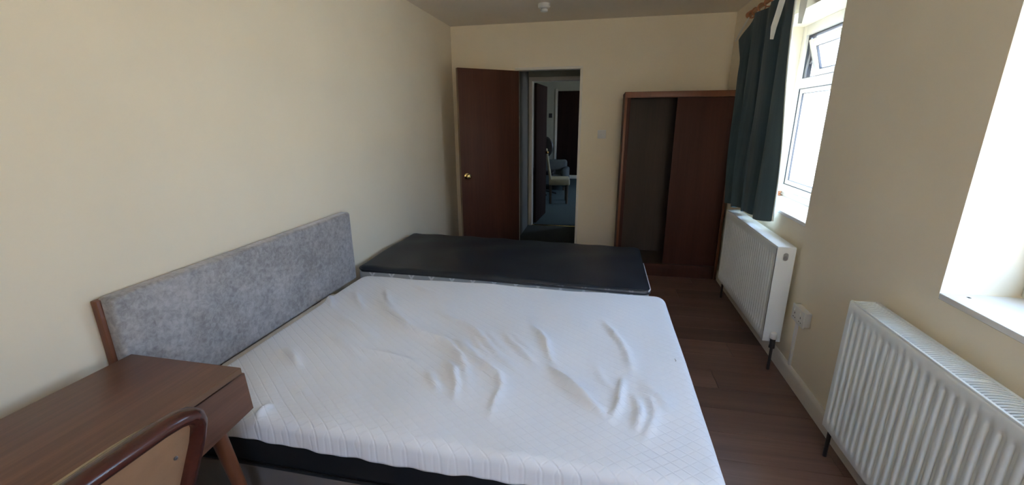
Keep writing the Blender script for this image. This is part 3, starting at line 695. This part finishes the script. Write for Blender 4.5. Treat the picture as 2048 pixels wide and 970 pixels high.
# ---- radiators
def radiator(y0, y1, label, slatted, cap_end):
    r = thing('radiator', label, 'radiator', (1.08, (y0+y1)/2, .18), 'white panel radiators under the windows')
    xf_, xb_, z0, z1 = 1.020, 1.122, .180, .780
    n = int(round((y1-y0-.05)/.0385)); pitch = (y1-y0-.05)/n
    ys = [y0+.006, y0+.02]; dep = [0, 0]
    for i in range(n):
        b = y0+.025+i*pitch
        for f, d in ((.06, 0), (.24, .2), (.34, 1), (.66, 1), (.76, .2), (.94, 0)): ys.append(b+f*pitch); dep.append(d)
    ys += [y1-.02, y1-.006]; dep += [0, 0]
    zs = [(z0, .012, 0), (z0+.004, .003, 0), (z0+.010, 0, 0), (z0+.040, 0, 0), (z0+.052, 0, .5), (z0+.062, 0, 1), (z1-.062, 0, 1), (z1-.052, 0, .5), (z1-.040, 0, 0), (z1-.010, 0, 0), (z1-.003, .004, 0), (z1, .012, 0)]
    P = [[(xf_+o_+.008*d*k, yv, z) for yv, d in zip(ys, dep)] for z, o_, k in zs]
    m = MB(); m.grid(P); m.done('front_panel', 'rad', r, True, 50)
    bx('rear_panel', (xb_-.012, y0+.006, z0), (xb_, y1-.006, z1-.004), 'rad', r, .004)
    bx('convector_fins', (xf_+.03, y0+.02, z0+.03), (xb_-.03, y1-.02, z1-.03), 'radin', r)
    for e, yy in ((0, y0), (1, y1)):
        a, b = (yy-.002, yy+.006) if e == 0 else (yy-.006, yy+.002)
        sp = bx('side_panel', (xf_+.002, a, z0), (xb_, b, z1+.001), 'rad', r, .003)
        if e == cap_end or True:
            yy2 = a-.0006 if e == 0 else b+.0006
            s = -1 if e == 0 else 1
            prof = []
            for q in range(24):
                t_ = 2*math.pi*q/24
                prof.append((1.071+.0155*math.cos(t_), yy2, z1-.055+.010*(1 if math.sin(t_) > 0 else -1)*min(1, abs(math.sin(t_))*8)+.0155*math.sin(t_)))
            MB().prism(prof, (0, .0012*-s, 0)).done('port_hole', 'radin', sp, False)
            MB().tube([(p[0], p[1]+.0004*s, p[2]) for p in prof], .0018, 6, True).done('port_rim', 'rad', sp)
            MB().lathe([(0, 0), (.011, 0), (.010, .004), (0, .004)], 14, Matrix.Translation((1.071, yy2, z1-.062)) @ Matrix.Rotation(math.radians(90*(1 if e == 0 else -1)), 4, 'X')).done('plug', 'steel', sp)
    if slatted:
        g = MB(); g.box((xf_+.004, y0, z1-.006), (xf_+.013, y1, z1+.004), .002); g.box((xb_-.012, y0, z1-.006), (xb_-.001, y1, z1+.004), .002)
        for k in range(5):
            yy = y0+.004+(y1-y0-.008)*k/4; g.box((xf_+.008, yy-.003, z1-.006), (xb_-.004, yy+.003, z1+.002))
        gr = g.done('top_grille', 'rad', r)
        sl = MB(); A_, B_ = [], []
        for q in range(7):
            u = q/6; xx = xf_+.012+(xb_-xf_-.023)*u; bow = .006*math.sin(math.pi*u)
            A_.append([(xx, bow-.0022, .0), (xx, bow-.0022, .010)]); B_.append([(xx, bow+.0022, .0), (xx, bow+.0022, .010)])
        sl.grid(A_); sl.grid(B_); sl.grid([[a_[1], b_[1]] for a_, b_ in zip(A_, B_)])
        so = sl.done('slat', 'rad', gr, False)
        cnt = int((y1-y0-.02)/.0125)
        for k in range(cnt):
            o = so if k == 0 else so.copy()
            if k: COL.objects.link(o)
            o.location = (0, y0+.012+k*.0125, z1-.008)
    else:
        bx('top_cover', (xf_+.004, y0, z1-.004), (xb_, y1, z1+.004), 'rad', r, .003)
    for yy in (y0+.15, y1-.15): bx('bracket', (xb_-.002, yy-.02, z0+.05), (XR-.0005, yy+.02, z1-.06), 'radin', r)
    return r
def tail(r, y, s, cap):
    """valve and pipe down to the floor at one end"""
    v = MB(); v.tube([(1.073, y-s*.03, .200), (1.073, y, .200)], .011, 10); v.tube([(1.073, y, .215), (1.073, y, .165)], .015, 12); v.tube([(1.073, y, .165), (1.073, y, .150)], .018, 6)
    vo = v.done('valve', 'dkmetal', r)
    if cap: MB().lathe([(0, 0), (.019, 0), (.020, .004), (.018, .034), (.014, .038), (0, .038)], 16, Matrix.Translation((1.073, y, .212))).done('valve_cap', 'plastic', vo)
    MB().tube([(1.073, y, .155), (1.073, y, .0)], .0085, 10).done('pipe', 'dkmetal', r)
ra = radiator(2.640, 3.735, 'white ribbed radiator half covered by the green curtain', False, 0)
tail(ra, 2.618, -1, True); tail(ra, 3.757, 1, False)
rb_ = radiator(.745, 1.865, 'white ribbed radiator with slatted top grille nearest the viewer', True, 1)
tail(rb_, 1.888, 1, False); tail(rb_, .722, -1, True)
# ---- curtain pole, rings, curtain
PX, PZ = 1.080, 2.285
cp = thing('curtain_pole', 'orange brown wooden curtain pole above the far window', 'curtain pole', (PX, 3.15, PZ))
MB().tube([(PX, 2.40, PZ), (PX, 4.02, PZ)], .0135, 14).done('pole', 'polewood', cp)
for yy, s in ((4.02, 1), (2.40, -1)):
    MB().lathe([(0, -.004), (.0135, -.004), (.017, .004), (.013, .010), (.021, .022), (.025, .036), (.020, .052), (.008, .060), (0, .061)], 18, Matrix.Translation((PX, yy, PZ)) @ Matrix.Rotation(math.radians(-90*s), 4, 'X')).done('finial', 'ringwood', cp)
for yy in (3.95, 2.47):
    MB().tube([(XR-.0005, yy, PZ-.01), (PX+.02, yy, PZ-.01), (PX, yy, PZ-.016)], .009, 10).done('bracket', 'polewood', cp)
ct = thing('curtain', 'dark green curtain with white lining hanging from wooden rings over the far radiator', 'curtain', (1.05, 3.4, .86))
def cpt(u, v, off=0.0):
    # v 0 = hem, 1 = heading
    yb = 3.865-.825*u; yt = 4.10-.985*u
    sag = max(0, 1-u/.17)
    zt = 2.248-.125*sag**1.3; zb = .810+.034*u+.006*math.sin(26*u)
    z = zb+(zt-zb)*v
    yy = yb+(yt-yb)*(v**.8)+.06*sag*max(0, v-.90)/.10-.025*sag*math.exp(-((v-.86)/.05)**2)
    ph = 2*math.pi*(3.45*u+.16*math.sin(1.9*v+3*u)-.10*v*v)
    amp = .038*(1-.5*v)
    x = 1.074-amp*math.cos(ph)-.010*math.sin(2.3*ph+1.2*v)*(1-v)-.012*math.sin(5*v+4*u)*(1-v)*v*2
    yy += .016*math.sin(2*ph+.6)*(1-.5*v)
    return (x+off, yy, z)
nu_, nv_ = 150, 46
MB().grid([[cpt(i/nu_, j/nv_) for j in range(nv_+1)] for i in range(nu_+1)]).done('curtain_fabric', 'curtain', ct, True, 180)
MB().grid([[cpt(i/nu_*1.0, .02+.975*j/nv_, .010) for j in range(nv_+1)] for i in range(nu_+1)]).done('lining', 'lining', ct, True, 180)
# bound leading edge
ed = [cpt(1.0, j/nv_, .006) for j in range(nv_+1)]
MB().tube([(p[0], p[1]-.003, p[2]) for p in ed], .006, 8).done('leading_edge', 'lining', ct)
def ribbon(pts, w, nm, mat, par):
    A_ = []
    for i, p in enumerate(pts):
        p = Vector(p); d = (Vector(pts[min(i+1, len(pts)-1)])-Vector(pts[max(i-1, 0)])).normalized(); sd = d.cross(Vector((.62, .78, 0))).normalized()
        ww = w*(1 if 0 < i < len(pts)-1 else .55); A_.append([p-sd*ww/2, p+sd*ww/2])
    m = MB(); m.grid(A_); m.grid([[q+Vector((.003, 0, 0)) for q in row] for row in A_]); return m.done(nm, mat, par)
ribbon([(1.014, 3.80, 2.222), (1.008, 3.88, 2.180), (1.004, 3.98, 2.130), (1.002, 4.05, 2.095)], .012, 'heading_tape', 'lining', ct)
ribbon([(1.010, 3.10, 2.250), (1.006, 3.135, 2.170), (1.004, 3.165, 2.105), (1.004, 3.205, 2.045), (1.010, 3.23, 1.980)], .032, 'heading_tape', 'lining', ct)
ribbon([(1.10, 3.085, 2.275), (1.10, 3.065, 2.205), (1.105, 3.08, 2.115), (1.108, 3.095, 2.04)], .034, 'lining_flap', 'lining', ct)
for nth, yy in zip(('first', 'second', 'third', 'fourth', 'fifth', 'sixth', 'seventh', 'eighth'), (3.98, 3.89, 3.76, 3.62, 3.50, 3.38, 3.26, 3.15)):
    rg = MB().tube([(PX+.026*math.cos(a), yy+.004*math.sin(3*yy*50), PZ-.010+.026*math.sin(a)) for a in [2*math.pi*q/24 for q in range(24)]], .0048, 8, True).done('curtain_ring', 'ringwood')
    tag(rg, 'orange wooden curtain ring, %s along the pole from its end above the wardrobe' % nth, 'curtain ring', 'wooden rings on the curtain pole')
for k, (xx, yy, zz, a, lab) in enumerate(((1.338, 3.652, .9315, 0, 'lower orange wooden curtain ring lying on the far window sill'), (1.342, 3.660, .9435, .25, 'upper orange wooden curtain ring resting tilted on another on the sill'))):
    rg = MB().tube([(xx+.027*math.cos(t_), yy+.027*math.sin(t_), zz+a*.027*math.cos(t_)) for t_ in [2*math.pi*q/24 for q in range(24)]], .0055, 8, True).done('curtain_ring', 'ringwood')
    tag(rg, lab, 'curtain ring', 'loose curtain rings on the sill')

# ================================================================== SMALL FITTINGS
sd = thing('smoke_detector', 'round white smoke detector on the ceiling near the doorway', 'smoke detector', (-.545, 4.01, ZC))
XS = Matrix.Translation((-.545, 4.01, ZC)) @ Matrix.Rotation(math.pi, 4, 'X')
MB().lathe([(0, 0), (.050, 0), (.052, .006), (.052, .024), (.046, .032), (.030, .034), (0, .034)], 28, XS).done('housing', 'plastic', sd)
MB().lathe([(0, .034), (.024, .034), (.024, .044), (0, .044)], 20, XS).done('sensor_gap', 'radin', sd)
MB().lathe([(0, .044), (.031, .044), (.033, .048), (.030, .060), (.016, .064), (0, .064)], 24, XS).done('sensor_cap', 'plastic', sd)

sw_ = thing('light_switch', 'white single light switch on the end wall between doorway and wardrobe', 'light switch', (-.017, YB, 1.30))
bx('switch_plate', (-.060, YB-.010, 1.307), (.026, YB-.0003, 1.393), 'plastic', sw_, .003)
bx('rocker', (-.024, YB-.015, 1.335), (-.010, YB-.009, 1.365), 'plastic', sw_, .002)

so_ = thing('wall_socket', 'white double wall socket between the two radiators', 'socket', (XR, 2.46, .40))
bx('back_box', (XR-.030, 2.390, .400), (XR-.0003, 2.532, .484), 'plastic', so_, .003)
bx('socket_plate', (XR-.040, 2.386, .396), (XR-.030, 2.536, .488), 'plastic', so_, .003)
for yy in (2.425, 2.497):
    bx('rocker', (XR-.044, yy+.004, .455), (XR-.039, yy+.016, .475), 'plastic', so_, .0015)
    for dy, z0_, z1_ in ((0, .437, .448), (-.011, .415, .420), (.011, .415, .420)):
        bx('pin_hole', (XR-.0406, yy+dy-.0045 if dy else yy-.003, z0_), (XR-.0395, yy+dy+.0045 if dy else yy+.003, z1_), 'plasticdk', so_, smooth=False)
tk = tag(bx('cable_trunking', (XR-.014, 2.512, .100), (XR-.0003, 2.530, .399), 'plastic', None, .002), 'slim white cable trunking running down from the socket to the skirting', 'trunking')

# ================================================================== ROOM BEYOND
hc = thing('dining_chair', 'cream seated dining chair standing in the room beyond the doorway', 'chair', (-.90, 7.80, 0), rotz=math.radians(7))
# local: faces +x, near side at y = 0
def hl(x, y, h, nm='leg'): MB().tube([(x, y, h), (x, y, 0)], [.028, .022], 8).done(nm, 'hallchairwood', hc)
hl(.0, .03, .42); hl(.0, .40, .42); hl(.30, .03, .40); hl(.30, .40, .40)
MB().box((-.03, 0, .34), (.35, .43, .46), .025, 3).done('seat', 'hallseat', hc)
bkm = MB().box((-.025, .0, .44), (.02, .43, .98), .016, 3)
for v in bkm.bm.verts: v.co.x -= max(0, v.co.z-.44)*.16
bkm.done('backrest', 'hallseat', hc)

oc = thing('office_chair', 'black round backed swivel chair half hidden behind the inner door', 'chair', (-1.16, 8.75, 0))
MB().lathe([(0, -.03), (.10, -.028), (.17, -.012), (.19, .006), (.17, .03), (0, .036)], 28, Matrix.Translation((-1.14, 8.60, .98)) @ Matrix.Rotation(math.radians(90), 4, 'X') @ Matrix.Diagonal((1, 1.12, 1, 1))).done('backrest', 'blackleather', oc)
MB().box((-1.38, 8.62, .42), (-.94, 9.04, .50), .03, 3).done('seat', 'blackleather', oc)
MB().tube([(-1.15, 8.66, .45), (-1.15, 8.62, .62), (-1.15, 8.645, .88)], .02, 8).done('back_stem', 'plasticdk', oc)
MB().tube([(-1.16, 8.83, .44), (-1.16, 8.83, .08)], .025, 10).done('gas_column', 'plasticdk', oc)
for k in range(5):
    a = 2*math.pi*k/5; MB().tube([(-1.16, 8.83, .10), (-1.16+.26*math.cos(a), 8.83+.26*math.sin(a), .03)], [.022, .018], 8).done('base_leg', 'plasticdk', oc)

ac = thing('armchair', 'grey upholstered armchair at the back of the room beyond', 'armchair', (-1.14, 9.75, 0))
MB().box((-1.42, 9.42, .10), (-.86, 9.98, .36), .05, 3).done('seat', 'armchair', ac)
MB().box((-1.50, 9.88, .10), (-.78, 10.08, .62), .06, 3).done('backrest', 'armchair', ac)
for x0_ in (-1.52, -.86): MB().box((x0_, 9.38, .08), (x0_+.14, 10.02, .47), .05, 3).done('arm', 'armchair', ac)
for xx in (-1.45, -.80):
    for yy in (9.45, 9.95): MB().tube([(xx, yy, .10), (xx, yy, 0)], .02, 8).done('leg', 'hallchairwood', ac)
